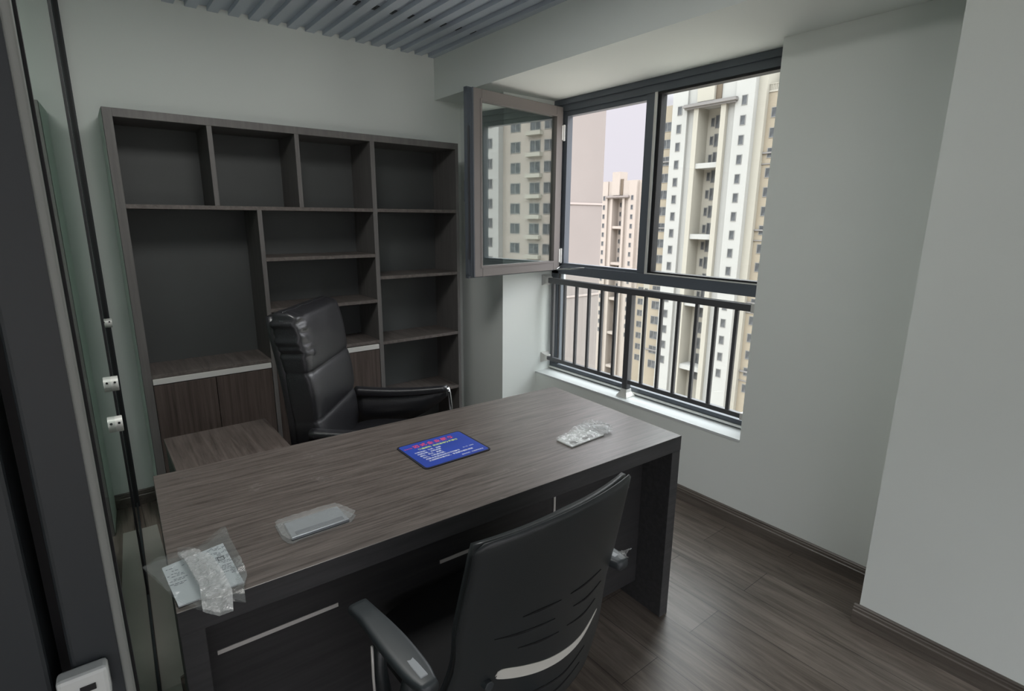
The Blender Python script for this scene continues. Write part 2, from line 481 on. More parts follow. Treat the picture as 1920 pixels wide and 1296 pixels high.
wb(X0, X1, YN, 1.33, .50, 2.192).build('jamb', M['frame'], win, bevel=.002)
wb(X0, X1, 2.022, 2.096, 1.206, 2.192).build('mullion', M['frame'], win, bevel=.002)
wb(X0 - .006, X0, 2.020, 2.036, 1.206, 2.192).build('mullion_bead', M['alu'], win)
wb(X0 + .008, X1, 2.00, 2.022, 1.206, 2.192).build('glazing_gasket', M['black_seal'], win)
wb(X0 + .004, X1, YN, 2.022, 2.180, 2.192).build('glazing_gasket', M['black_seal'], win)
wb(X0 - .003, X1, YN, 2.022, 1.206, 1.212).build('glazing_bead', M['alu'], win)
wb(X0 + .006, X1, YN, 2.022, 1.212, 1.222).build('glazing_gasket', M['black_seal'], win)
wb(2.610, 2.614, 1.33, 2.01, 1.222, 2.185).build('upper_pane', M['glass'], win)
wb(2.610, 2.614, 1.33, 2.775, .50, 1.146).build('lower_pane', M['glass'], win)
# rebate of the opening light
wb(X0 + .010, X1, 2.735, 2.775, 1.206, 2.192).build('opening_rebate', M['frame'], win)
wb(X0 + .010, X1, 2.096, 2.735, 2.162, 2.192).build('opening_rebate', M['frame'], win)
wb(X0 + .010, X1, 2.096, 2.735, 1.206, 1.222).build('opening_rebate', M['frame'], win)
wb(X0 + .006, X0 + .02, 2.770, 2.777, .50, 1.146).build('glazing_gasket', M['black_seal'], win)
# open casement sash, hinged at the far jamb and swung into the room
HX, HY = 2.568, 2.800
FX, FY = 1.806, 2.708
sa = math.atan2(FY - HY, FX - HX)
sash = empty('sash', (HX - WO.x, HY - WO.y, 0), sa); sash.parent = win
sw = math.hypot(FX - HX, FY - HY)
def sb(u0, u1, v0, v1, z0, z1): return MB().box(u0, u1, v0, v1, z0 - WO.z, z1 - WO.z)
SZ0, SZ1 = 1.176, 2.216
# local x runs from hinge to the free edge; local +y faces the camera side
mb = MB()
def sadd(u0, u1, v0, v1, z0, z1): mb.box(u0, u1, v0, v1, z0 - WO.z, z1 - WO.z)
fw = .062
sadd(0, fw, 0, .045, SZ0, SZ1); sadd(sw - fw, sw, 0, .045, SZ0, SZ1)
sadd(fw, sw - fw, 0, .045, SZ1 - fw, SZ1); sadd(fw, sw - fw, 0, .045, SZ0, SZ0 + fw)
mb.build('sash_frame', M['sash_out'], sash, bevel=.003)
mb = MB()
sadd(0, sw + .010, -.028, -.001, SZ1 - .018, SZ1 + .010); sadd(0, sw + .010, -.028, -.001, SZ0 - .010, SZ0 + .018)
sadd(sw - .03, sw + .010, -.028, -.001, SZ0, SZ1); sadd(0, .03, -.028, -.001, SZ0, SZ1)
sadd(sw, sw + .003, -.002, .0455, SZ0, SZ1); sadd(sw + .003, sw + .007, -.002, .008, SZ0, SZ1); sadd(sw + .003, sw + .006, .016, .022, SZ0, SZ1); sadd(sw + .003, sw + .006, .038, .0455, SZ0, SZ1)
mb.build('sash_flange', M['frame'], sash, bevel=.002)
mb = MB()
sadd(fw - .012, fw, .040, .047, SZ0 + fw - .012, SZ1 - fw + .012); sadd(sw - fw, sw - fw + .012, .040, .047, SZ0 + fw - .012, SZ1 - fw + .012)
sadd(fw, sw - fw, .040, .047, SZ1 - fw, SZ1 - fw + .012); sadd(fw, sw - fw, .040, .047, SZ0 + fw - .012, SZ0 + fw)
mb.build('glazing_gasket', M['sash_out'], sash)
sb(fw - .004, sw - fw + .004, .020, .0255, SZ0 + fw - .004, SZ1 - fw + .004).build('glass_pane', M['sash_glass'], sash)
h_ = MB().box(sw - .045, sw - .020, -.040, -.028, 1.66 - WO.z, 1.78 - WO.z)
h_.cyl((sw - .032, -.040, 1.72 - WO.z), (sw - .032, -.062, 1.72 - WO.z), .008)
h_.box(sw - .040, sw - .024, -.074, -.060, 1.61 - WO.z, 1.73 - WO.z)
h_.build('handle', M['frame'], sash, bevel=.003)
l_ = MB().box(sw + .004, sw + .012, .005, .014, 1.30 - WO.z, 2.02 - WO.z)
l_.box(sw + .010, sw + .016, .004, .016, 1.66 - WO.z, 1.74 - WO.z)
l_.box(sw + .010, sw + .016, .004, .016, 1.28 - WO.z, 1.34 - WO.z)
l_.build('espagnolette', M['rail'], sash)
for z in (2.06, 1.27):
    hg = MB().box(-.024, .012, .020, .050, z - .045 - WO.z, z + .045 - WO.z)
    hg.cyl((-.006, .050, z - .05 - WO.z), (-.006, .050, z + .05 - WO.z), .008)
    hg.build('hinge', M['alu'], sash, bevel=.002)
# friction stay along the transom
st_ = MB().tube([(2.575 - WO.x, 2.74 - WO.y, 1.2 - WO.z), (2.50 - WO.x, 2.70 - WO.y, 1.185 - WO.z), (2.58 - WO.x, 2.52 - WO.y, 1.203 - WO.z)], .005)
st_.build('friction_stay', M['chrome'], win)

# ================================================================== GUARD RAILING
RX = 2.530
rail = empty('guard_railing', (RX, 2.06, .452))
tag(rail, 'dark steel guard railing with upright bars standing on the window sill', 'railing')
def rb(x0, x1, y0, y1, z0, z1): return MB().box(x0 - RX, x1 - RX, y0 - 2.06, y1 - 2.06, z0 - .452, z1 - .452)
rb(RX - .019, RX + .019, YN + .004, 2.835, 1.083, 1.120).build('top_rail', M['rail'], rail, bevel=.004)
rb(RX - .014, RX + .014, YN + .004, 2.835, .536, .562).build('bottom_rail', M['rail'], rail, bevel=.003)
rb(RX - .019, RX + .019, 2.060, 2.100, .456, 1.085).build('post', M['rail'], rail, bevel=.003)
for k in range(14):
    y = 2.746 - k*.1125 + .012
    if abs(y - 2.080) < .045: continue
    if y < 1.33: break
    rb(RX - .009, RX + .009, y - .009, y + .009, .560, 1.085).build('baluster', M['rail'], rail, bevel=.002)
fb = MB()
for (h0, h1, z0, z1) in ((.040, .040, .0, .008), (.040, .024, .008, .030), (.024, .022, .030, .050)):
    A = [fb.bm.verts.new((sx*h0, .020 + sy*h0, z0)) for sx, sy in ((-1,-1),(1,-1),(1,1),(-1,1))]
    B = [fb.bm.verts.new((sx*h1, .020 + sy*h1, z1)) for sx, sy in ((-1,-1),(1,-1),(1,1),(-1,1))]
    for i in range(4):
        j = (i+1) % 4; fb.bm.faces.new((A[i], A[j], B[j], B[i]))
    fb.bm.faces.new(A[::-1]); fb.bm.faces.new(B)
fb.build('floor_flange', M['alu'], rail)
def wall_flange(y, z, s, r):
    fb = MB()
    for (h0, h1, a, b) in ((r, r, 0, .006), (r, r*.62, .006, .026), (r*.62, r*.58, .026, .046)):
        A = [fb.bm.verts.new((sx*h0, y - 2.06 - s*a, z - .452 + sz*h0)) for sx, sz in ((-1,-1),(1,-1),(1,1),(-1,1))]
        B = [fb.bm.verts.new((sx*h1, y - 2.06 - s*b, z - .452 + sz*h1)) for sx, sz in ((-1,-1),(1,-1),(1,1),(-1,1))]
        for i in range(4):
            j = (i+1) % 4; fb.bm.faces.new((A[i], A[j], B[j], B[i]))
        fb.bm.faces.new(A[::-1]); fb.bm.faces.new(B)
    fb.build('wall_flange', M['alu'], rail)
wall_flange(YR - .001, 1.102, 1, .036)
wall_flange(YR - .001, .549, 1, .036)
wall_flange(YN + .001, 1.102, -1, .036)
wall_flange(YN + .001, .549, -1, .030)

# ================================================================== BOOKSHELF
BX, BY = .149, 3.030
bs = empty('bookshelf', (BX, BY, 0))
tag(bs, 'large dark grey wooden bookcase with open compartments against the back wall', 'bookcase')
def kb(x0, x1, y0, y1, z0, z1): return MB().box(x0 - BX, x1 - BX, y0 - BY, y1 - BY, z0, z1)
SXL, SXR, SD = .149, 1.941, 3.322
STOP = 1.968
fr_w = .036
kb(SXL, SXL + fr_w, 3.030, SD, 0, STOP).build('side_panel', M['shelf_frame'], bs, bevel=.001)
kb(SXR - .020, SXR, 3.030, SD, 0, STOP).build('side_panel', M['shelf_frame'], bs, bevel=.001)
kb(SXL + fr_w, SXR - .020, 3.030, SD, STOP - .036, STOP).build('top_panel', M['shelf_frame'], bs, bevel=.001)
kb(SXL + fr_w, SXR - .020, SD - .012, SD, .0, STOP - .036).build('back_panel', M['shelf_back'], bs)
kb(SXL - .0020, SXL - .0003, 3.060, SD, 0, STOP - .002).build('added_reflection_panel', M['reflection_panel'], bs)  # added panel, unseen directly, brightens the reflection in the glass partition
T = .019
def shelf(x0, x1, z, t=T, y0=3.032):
    kb(x0, x1, y0, SD - .012, z - t, z).build('shelf_board', M['shelf_board'], bs, bevel=.0008)
def divider(xc, z0, z1, t=.022):
    kb(xc - t/2, xc + t/2, 3.031, SD - .012, z0, z1).build('divider', M['shelf_frame'], bs, bevel=.0008)
Z1 = 1.566
shelf(SXL + fr_w, 1.370 - .011, Z1); shelf(1.381, SXR - .020, Z1)
divider(.554, Z1, STOP - .036); divider(.956, Z1, STOP - .036)
divider(1.370, 0, STOP - .036, .026)
divider(.742, .0, Z1 - T)
for z in (1.307, 1.038): shelf(.753, 1.357, z)
shelf(SXL + fr_w, .731, .768); shelf(.753, 1.357, .790)
for z in (1.174, .776, .400): shelf(1.383, SXR - .020, z)
# cupboards with an aluminium pull strip along the top
def cupboard(x0, x1, ztop):
    kb(x0, x1, 3.033, 3.050, ztop - .030, ztop).build('pull_strip', M['alu'], bs, bevel=.002)
cupboard(SXL + fr_w + .002, .729, .748)
cupboard(.755, 1.355, .766)
for (x0, x1, z1) in ((SXL + fr_w + .002, .456, .714), (.459, .729, .714), (.755, 1.053, .732), (1.056, 1.355, .732)):
    kb(x0, x1, 3.034, 3.052, .07, z1).build('cupboard_door', M['door_wood'], bs, bevel=.001)
kb(SXL + fr_w, 1.357, 3.045, 3.060, 0, .068).build('plinth', M['shelf_frame'], bs)

# ================================================================== DESK
desk = empty('office_desk', (1.661, 1.7915, 0), -.03846)
tag(desk, 'long dark brown wood grain office desk with slab ends in the middle of the room', 'desk')
DL, DD = 1.583, .7195
dt = MB().box(-DL, 0, -DD, 0, .694, .750).build('desk_top', M['desk_top'], desk, bevel=.0015)
dt.data.materials.append(None)
M['desk_edge'] = wood('desk_edge_laminate', (.045, .045, .047), (.068, .067, .069), stretch=(1.5, 26, 26), rough=.5, spec=.35)
for f_ in dt.data.polygons:
    if abs(f_.normal.z) < .5: f_.material_index = 1  # shade on the unlit slab edges put into a darker colour
dt.data.materials[1] = M['desk_edge']
MB().box(-.045, -.0005, -DD + .001, -.001, 0, .6935).build('slab_leg', M['desk_edge'], desk, bevel=.0015)
MB().box(-DL + .0005, -DL + .045, -DD + .001, -.001, 0, .6935).build('slab_leg', M['desk_edge'], desk, bevel=.0015)
MB().box(-DL + .046, -.046, -.588, -.570, .088, .6935).build('modesty_panel', M['desk_body'], desk)
MB().box(-1.515, -1.232, -.5905, -.5882, .519, .530).build('metal_strip', M['strip'], desk)
MB().box(-.93, -.12, -.5905, -.5882, .523, .534).build('metal_strip', M['strip'], desk)
MB().box(-.494, -.486, -.5905, -.5882, .536, .690).build('metal_strip', M['strip'], desk)

sc = empty('side_cabinet', (.36, 2.19, 0))
tag(sc, 'low dark wooden side cabinet between the desk and the bookcase', 'cabinet')
MB().box(-.193, .193, -.320, .330, 0, .598).build('cabinet_body', M['desk_body'], sc, bevel=.0015)
MB().box(-.197, .197, -.325, .335, .600, .622).build('cabinet_top', M['side_top'], sc, bevel=.0012)
for i in range(2):
    dr = MB().box(.194, .209, -.31 + i*.325, .005 + i*.325, .05, .590).build('cabinet_door', M['door_wood'], sc, bevel=.001)

# ================================================================== EXECUTIVE CHAIR (black leather)
def superellipse(a, b, n, e):
    out = []
    for i in range(n):
        t = 2*pi*i/n
        c, s_ = cos(t), sin(t)
        out.append((a*math.copysign(abs(c)**e, c), b*math.copysign(abs(s_)**e, s_)))
    return out
def loft(rings, name, mat, parent, closed=True, smooth=True, subsurf=0):
    bm = bmesh.new(); R = []
    for ring in rings: R.append([bm.verts.new(p) for p in ring])
    n = len(rings[0])
    for a, b in zip(R, R[1:]):
        for i in range(n):
            j = (i+1) % n; bm.faces.new((a[i], a[j], b[j], b[i]))
    if closed:
        bm.faces.new(R[0][::-1]); bm.faces.new(R[-1])
    bmesh.ops.recalc_face_normals(bm, faces=bm.faces)
    me = bpy.data.meshes.new(name); bm.to_mesh(me); bm.free()
    for p in me.polygons: p.use_smooth = smooth
    me.materials.append(mat)
    o = bpy.data.objects.new(name, me); COL.objects.link(o); o.parent = parent
    if subsurf:
        s_ = o.modifiers.new('sub', 'SUBSURF'); s_.levels = subsurf; s_.render_levels = subsurf
    return o
def caster_base(root, hub_z, r, mat, n=5, rot=0.0):
    hub = MB().cyl((0, 0, .06), (0, 0, .115), .035, .030)
    for k in range(n):
        a = rot + 2*pi*k/n
        hub.tube([(cos(a)*.02, sin(a)*.02, .100), (cos(a)*r*.5, sin(a)*r*.5, .098), (cos(a)*r, sin(a)*r, .072)], [.022, .018, .013], n=10)
    hub.build('star_base', mat, root, smooth=True)
    for k in range(n):
        a = rot + 2*pi*k/n
        cx, cy = cos(a)*r, sin(a)*r
        w = MB()
        t = Vector((-sin(a), cos(a), 0))
        for sgn in (-1, 1):
            c = Vector((cx, cy, .028)) + t*sgn*.014
            w.cyl(c - t*.010, c + t*.010, .028, n=20)
        w.cyl((cx, cy, .028), (cx, cy, .075), .007)
        w.build('caster', M['plastic'], root)
    MB().cyl((0, 0, .11), (0, 0, .26), .026).build('gas_lift_cover', mat, root, smooth=False)
    MB().cyl((0, 0, .26), (0, 0, hub_z), .014).build('gas_lift', M['chrome'], root)

D = Vector((.766, -.643, 0)); W = Vector((.643, .766, 0))
ec = empty('executive_chair', (1.015, 2.235, 0), math.atan2(D.y, D.x))
tag(ec, 'high backed black leather executive chair behind the desk', 'chair')
# local: +x = facing direction, +y = sitter's left (towards the window)
def back_x(z):      # front face of the cushion at height z
    t = (z - .47)/(1.14 - .47)
    return -.215 - .075*t + .016*sin(pi*t)
seams = [.47, .680, .885, 1.135]
rings = []
NZ = 90
for i in range(NZ + 1):
    z = .47 + (1.138 - .47)*i/NZ
    b = 0
    for a_, c_ in zip(seams, seams[1:]):
        if a_ <= z <= c_ + 1e-6:
            t = (z - a_)/(c_ - a_); b = (4*t*(1 - t))**.30
    endt = min(1, (i + .4)/4.0, (NZ - i + .4)/4.0)
    endt = math.sqrt(max(0, 1 - (1 - endt)**2))
    half = (.250 + .004*b)*(.94 + .06*endt)
    thick = (.050 + .012*b)*(.25 + .75*endt)
    xc = back_x(z) - .052
    ring = []
    for (yy, xx) in superellipse(half, thick, 72, .30):
        wv = 0
        if z > .95 and yy < -.17: wv = .011*noise.noise(Vector((yy*14, z*46, 3)))
        pull = .004*noise.noise(Vector((yy*16, z*14, 9)))*(1 - .6*b)
        ring.append((xc + xx + (.008*b if xx > 0 else 0) + wv + (pull if xx > 0 else 0), yy + wv*.8, z + .003*noise.noise(Vector((yy*18, z*9, xx*20)))))
    rings.append(ring)
back = loft(rings, 'back_cushion', M['leather'], ec)
rings = []
for i in range(25):
    z = .43 + (1.120 - .43)*i/24
    endt = min(1, (i + .5)/3, (24 - i + .5)/3); endt = math.sqrt(1 - (1 - endt)**2)
    ring = [(back_x(z) - .112 + xx, yy, z) for (yy, xx) in superellipse(.245*(.88 + .12*endt), .030*(.4 + .6*endt), 40, .5)]
    rings.append(ring)
loft(rings, 'back_shell', M['leather'], ec)
# piping along the seams
for z in (seams[1], seams[2]):
    pts = [(back_x(z) + .0035 + .001*sin(40*y), y, z - .004 + .005*sin(y*11 + 1)) for y in [(-.225 + .45*i/24) for i in range(25)]]
    MB().tube(pts, .0016, n=8).build('stitched_seam', M['leather_welt'], ec, smooth=True)
pts = [(back_x(1.13) - .05, -.235 + .47*i/20, 1.1385 + .002*sin(i)) for i in range(21)]
MB().tube(pts, .003, n=8).build('stitched_seam', M['leather'], ec, smooth=True)
# seat
rings = []
for i in range(13):
    t = i/12; z = .405 + .095*t
    e_ = math.sqrt(max(.05, 1 - abs(2*t - 1)**3))
    rings.append([(.02 + xx, yy, z + .012*(1 - (xx/.27)**2)*(t > .5)) for (xx, yy) in superellipse(.262*(.9 + .1*e_), .262*(.9 + .1*e_), 56, .45)])
loft(rings, 'seat', M['leather'], ec)
def exec_arm(s):
    y = s*.292
    r_ = []
    for i in range(21):
        t = i/20; x = -.235 + .475*t
        z = .640 + .020*t - .012*sin(pi*t)
        h = .024 - .006*t
        r_.append([(x, y + a_, z + b_) for (a_, b_) in superellipse(.030 - .008*t, h, 20, .7)])
    loft(r_, 'armrest', M['leather'], ec)
    bm = MB()
    # leather side panel under the pad, lower edge swept
    P = [(-.235, .635)] + [(-.235 + .475*i/12, .645 + .015*i/12) for i in range(13)]
    Q = [(-.235, .43)] + [(-.235 + .475*i/12, .43 + .19*(i/12)**2.2) for i in range(13)]
    for sy in (-1, 1):
        vs = [bm.bm.verts.new((px, y + sy*.009, pz)) for px, pz in P[1:]]
        vq = [bm.bm.verts.new((px, y + sy*.009, pz)) for px, pz in Q[1:]]
        for i in range(12): bm.bm.faces.new((vs[i], vs[i+1], vq[i+1], vq[i]))
        if sy < 0: A, B = vs, vq
        else:
            for i in range(12):
                bm.bm.faces.new((A[i], A[i+1], vs[i+1], vs[i])); bm.bm.faces.new((B[i], B[i+1], vq[i+1], vq[i]))
            bm.bm.faces.new((A[0], B[0], vq[0], vs[0])); bm.bm.faces.new((A[12], B[12], vq[12], vs[12]))
    bm.build('arm_panel', M['leather'], ec, smooth=True)
    MB().tube([(.243, y, .668), (.252, y, .640), (.262, y, .52), (.22, y, .41), (.05, y*.9, .385), (0, y*.3, .375)], .009).build('chrome_arm_frame', M['chrome'], ec, smooth=True)
exec_arm(1); exec_arm(-1)
MB().box(-.10, .10, -.09, .09, .372, .406).build('tilt_mechanism', M['plastic'], ec, bevel=.006)
caster_base(ec, .375, .29, M['chrome'], rot=.4)

# ================================================================== TASK CHAIR (seen from behind)
tcx, tcy, tyaw = .71, .70, radians(3)
tk = empty('task_chair', (.71, .93, 0), tyaw)
tag(tk, 'black plastic backed office chair pushed up to the front of the desk', 'chair')
OY = -.23           # local y of the reference (z=.93, x=0) shell point
def hw(z):
    P = [(.30, .26), (.38, .288), (.44, .284), (.50, .268), (.56, .252), (.62, .240), (.66, .240), (.72, .245), (.80, .240), (.88, .234), (.925, .232), (.945, .222)]
    for (a, b), (c, d) in zip(P, P[1:]):
        if a <= z <= c: return b + (d - b)*(z - a)/(c - a)
    return P[0][1] if z < .3 else P[-1][1]
def ys(x, z): return OY + (.93 - z)*.2 + .62*x*x
def top_z(x): return .936 + .010*cos(x*6)
rows, cols = 44, 30
bm = bmesh.new()
G = [[], []]
for side in (0, 1):
    for i in range(rows + 1):
        row = []
        for j in range(cols + 1):
            u = -1 + 2*j/cols
            t = i/rows
            zz = .30 + (top_z(u*.22) - .30)*t
            # round the upper corners
            w_ = hw(zz)
            if t > .965: w_ *= (1 - .05*((t - .965)/.035)**2)
            xx = u*w_
            edge = max(abs(u)**12, t**60)
            th = .016*(1 - .55*edge)
            row.append(bm.verts.new((xx, ys(xx, zz) + (th if side else 0) + (.004*edge if not side else 0), zz)))
        G[side].append(row)
for side in (0, 1):
    for i in range(rows):
        for j in range(cols):
            q = (G[side][i][j], G[side][i][j+1], G[side][i+1][j+1], G[side][i+1][j])
            bm.faces.new(q)
for i in range(rows):
    for j in (0, cols):
        bm.faces.new((G[0][i][j], G[0][i+1][j], G[1][i+1][j], G[1][i][j]))
for j in range(cols):
    for i in (0, rows):
        bm.faces.new((G[0][i][j], G[0][i][j+1], G[1][i][j+1], G[1][i][j]))
bmesh.ops.recalc_face_normals(bm, faces=bm.faces)
me = bpy.data.meshes.new('back_shell'); bm.to_mesh(me); bm.free()
for p in me.polygons: p.use_smooth = True
me.materials.append(M['plastic'])
o = bpy.data.objects.new('back_shell', me); COL.objects.link(o); o.parent = tk
shell = o
# front mesh / foam pad
bm = bmesh.new(); R0 = []
for i in range(21):
    zz = .34 + .59*i/20; row = []
    for j in range(21):
        u = -1 + 2*j/20; xx = u*(hw(zz) - .006)
        row.append((xx, ys(xx, zz), zz))
    R0.append(row)
for off in (.017, .040):
    V = [[bm.verts.new((x_, y_ + off*(1 if off < .03 else (1 - .25*abs(x_)/.24)), z_)) for x_, y_, z_ in row] for row in R0]
    for i in range(20):
        for j in range(20): bm.faces.new((V[i][j], V[i][j+1], V[i+1][j+1], V[i+1][j]))
    if off < .03: V0 = V
for i in range(20):
    for j in (0, 20): bm.faces.new((V0[i][j], V0[i+1][j], V[i+1][j], V[i][j]))
    for k in (0, 20): bm.faces.new((V0[k][i], V0[k][i+1], V[k][i+1], V[k][i]))
bmesh.ops.recalc_face_normals(bm, faces=bm.faces)
me = bpy.data.meshes.new('back_cushion'); bm.to_mesh(me); bm.free()
for p in me.polygons: p.use_smooth = True
me.materials.append(M['plastic'])
o = bpy.data.objects.new('back_cushion', me); COL.objects.link(o); o.parent = tk
def catmull(P, n=8):
    out = []
    for i in range(len(P) - 1):
        p0 = P[max(0, i-1)]; p1 = P[i]; p2 = P[i+1]; p3 = P[min(len(P)-1, i+2)]
        for k in range(n):
            t = k/n
            out.append(tuple(.5*((2*b) + (-a + c)*t + (2*a - 5*b + 4*c - d)*t*t + (-a + 3*b - 3*c + d)*t**3) for a, b, c, d in zip(p0, p1, p2, p3)))
    out.append(P[-1]); return out
def ribbon(name, P, W_, mat, parent, off=.0012, label=None):
    C = catmull([(p[0], p[1]) for p in P], 8); Wd = catmull([(w, 0) for w in W_], 8)
    bm = bmesh.new(); A = []; B = []
    for i, (x_, z_) in enumerate(C):
        a = C[max(0, i-1)]; b = C[min(len(C)-1, i+1)]
        dx, dz = b[0]-a[0], b[1]-a[1]; L = math.hypot(dx, dz) or 1
        nx, nz = -dz/L, dx/L; w = Wd[i][0]/2
        for s_, lst in ((1, A), (-1, B)):
            X_, Z_ = x_ + s_*nx*w, z_ + s_*nz*w
            lst.append((bm.verts.new((X_, ys(X_, Z_) - off, Z_)), bm.verts.new((X_, ys(X_, Z_) + .004, Z_))))
    for i in range(len(C) - 1):
        bm.faces.new((A[i][0], A[i+1][0], B[i+1][0], B[i][0]))
        bm.faces.new((A[i][0], A[i+1][0], A[i+1][1], A[i][1])); bm.faces.new((B[i][0], B[i+1][0], B[i+1][1], B[i][1]))
    bm.faces.new((A[0][0], B[0][0], B[0][1], A[0][1])); bm.faces.new((A[-1][0], B[-1][0], B[-1][1], A[-1][1]))
    bmesh.ops.recalc_face_normals(bm, faces=bm.faces)
    me = bpy.data.meshes.new(name); bm.to_mesh(me); bm.free(); me.materials.append(mat)
    o = bpy.data.objects.new(name, me); COL.objects.link(o); o.parent = parent
    if label: o['label'] = label
    return o
ribbon('lumbar_slot', [(-.140, .568), (-.132, .565), (-.066, .533), (.010, .502), (.090, .482), (.155, .484), (.208, .522), (.214, .530)],
       [.004, .026, .031, .031, .030, .024, .008, .001], M['lining'], shell, label='pale curved slot across the lower back')
for P in ([(-.100, .711), (-.050, .705), (.012, .697)], [(-.163, .681), (-.088, .663), (.004, .647)], [(-.097, .621), (-.034, .603), (.030, .590)],
          [(.043, .696), (.098, .690), (.170, .690)], [(.068, .643), (.126, .632), (.190, .640)], [(.060, .589), (.130, .577), (.180, .590)],
          [(-.13, .47), (.00, .425), (.10, .400), (.19, .420)], [(-.11, .42), (.00, .38), (.09, .355), (.185, .365)]):
    ribbon('slit', P, [.001] + [.006]*(len(P)-2) + [.001], M['slit'], shell)
# seat, arms, base
rings = []
for i in range(11):
    t = i/10; z = .415 + .075*t
    e_ = math.sqrt(max(.05, 1 - abs(2*t - 1)**3))
    rings.append([(xx, .095 + yy, z) for (xx, yy) in superellipse(.245*(.92 + .08*e_), .192*(.92 + .08*e_), 48, .45)])
loft(rings, 'seat', M['seat_fabric'], tk)
MB().tube([(0, ys(0, .30) + .012, .32), (0, -.17, .385), (0, -.05, .400)], .022).build('back_bracket', M['plastic'], tk, smooth=True)
def task_arm(s):
    cx = -.312 if s < 0 else .270
    rr = []
    ya, yb = -.158, (.150 if s < 0 else .060)
    for i in range(25):
        t = i/24; y = ya + (yb - ya)*t
        w = .0235 + .006*sin(pi*min(1, t*1.25)) - .006*(1 - min(1, t*7))
        h = .0125
        z = .652 + .004*sin(pi*t) - .006*max(0, t - .8)/.2
        rr.append([(cx + a_, y, z + b_) for (a_, b_) in superellipse(w, h, 24, .5)])
    pad = loft(rr, 'armrest', M['armpad'], tk)
    MB().box(cx - .0085, cx + .0085, ya + .022, ya + .082, .6615, .6672).build('armrest_insert', M['insert'], pad, bevel=.002)['label'] = 'ribbed grey insert at the rear of the armrest'
    m_ = MB()
    m_.tube([(cx, -.09, .642), (cx*1.0, -.06, .56), (cx*1.0, .0, .46), (cx*.80, .02, .415), (cx*.4, .02, .405)], [.016, .017, .018, .016, .014])
    m_.tube([(cx, .045, .642), (cx*1.02, .040, .56), (cx*1.02, .01, .46)], [.014, .015, .016])
    m_.build('arm_support', M['plastic'], tk, smooth=True)
    MB().tube([(cx - .026, .03, .635), (cx - .028, .028, .56), (cx - .027, .025, .44)], .003).build('chrome_trim', M['strip'], tk, smooth=True)
task_arm(-1); task_arm(1)
MB().cyl((-.165, ys(-.165, .56) - .012, .556), (-.165, ys(-.165, .56) + .01, .556), .013, n=6).build('back_bolt', M['armpad'], tk, bevel=.002)
MB().box(-.10, .10, -.09, .10, .388, .416).build('tilt_mechanism', M['plastic'], tk, bevel=.006)
caster_base(tk, .39, .25, M['plastic'], rot=.3)

# ================================================================== THINGS ON THE DESK
ZT = .750
def film(name, poly, z, amp, mat, parent, seed=1, cuts=4, freq=28, dome=.0, ctr=None):
    bm = bmesh.new()
    vs = [bm.verts.new((x_, y_, z)) for x_, y_ in poly]
    bm.faces.new(vs)
    bmesh.ops.triangulate(bm, faces=bm.faces[:])
    for k in range(cuts):
        bmesh.ops.subdivide_edges(bm, edges=bm.edges[:], cuts=1, use_grid_fill=True)
        if k < 3: bmesh.ops.beautify_fill(bm, faces=[f for f in bm.faces if len(f.verts) == 3], edges=[e for e in bm.edges if not e.is_boundary])
    cx = sum(p[0] for p in poly)/len(poly); cy = sum(p[1] for p in poly)/len(poly)
    rad = max(math.hypot(p[0]-cx, p[1]-cy) for p in poly)
    for v in bm.verts:
        q = Vector((v.co.x*freq, v.co.y*freq, seed*7.3))
        n1 = noise.noise(q) ; n2 = abs(noise.noise(q*2.3))
        r = math.hypot(v.co.x-cx, v.co.y-cy)/rad
        v.co.z = z + max(0, amp*(.45 + .9*n1 + .9*n2)) + dome*max(0, 1 - r*r)
    me = bpy.data.meshes.new(name); bm.to_mesh(me); bm.free()
    for p in me.polygons: p.use_smooth = (seed % 2 == 0)
    me.materials.append(mat)
    o = bpy.data.objects.new(name, me); COL.objects.link(o)
    if parent is not None: o.parent = parent
    return o
def rel(poly, c): return [(x_ - c[0], y_ - c[1]) for x_, y_ in poly]

# mouse mat -------------------------------------------------------
MC = (.881, 1.493)
mm = empty('mouse_mat', (MC[0], MC[1], ZT), .008)
tag(mm, 'blue printed mouse mat with black edge lying on the desk', 'mouse mat')
def rrect(hx, hy, r, n=6):
    out = []
    for (cx, cy, a0) in ((hx-r, hy-r, 0), (-hx+r, hy-r, 90), (-hx+r, -hy+r, 180), (hx-r, -hy+r, 270)):
        for k in range(n+1):
            a = radians(a0 + 90*k/n); out.append((cx + r*cos(a), cy + r*sin(a)))
    return out
MB().prism(rrect(.128, .103, .014), .0003, .0030).build('mat_edge', M['mat_black'], mm)
MB().prism(rrect(.1215, .0965, .010), .0029, .0036).build('mat_print', M['mat_blue'], mm)
def text(s, size, x_, y_, mat, parent, z=.0037, bold=0.0, name='lettering', sx=1.0, sp=1.0):
    cu = bpy.data.curves.new(name, 'FONT'); cu.body = s; cu.size = size; cu.offset = bold
    cu.align_x = 'LEFT'; cu.extrude = .0001; cu.space_character = sp
    to = bpy.data.objects.new(name, cu); COL.objects.link(to)
    bpy.context.view_layer.update()
    dg = bpy.context.evaluated_depsgraph_get()
    me = bpy.data.meshes.new_from_object(to.evaluated_get(dg))
    bpy.data.objects.remove(to, do_unlink=True)
    me.materials.clear(); me.materials.append(mat)
    o = bpy.data.objects.new(name, me); COL.objects.link(o); o.parent = parent
    o.location = (x_, y_, z); o.scale = (sx, 1, 1)
    return o
text('迈式企业服务', .0235, -.080, .060, M['ink_red'], mm, bold=.00045, sp=1.33)
text('专业代理', .0075, -.115, .062, M['ink_red'], mm)
text('交通便利  欢迎咨询为您服务', .0125, -.075, .036, M['ink_yellow'], mm, bold=.0003)
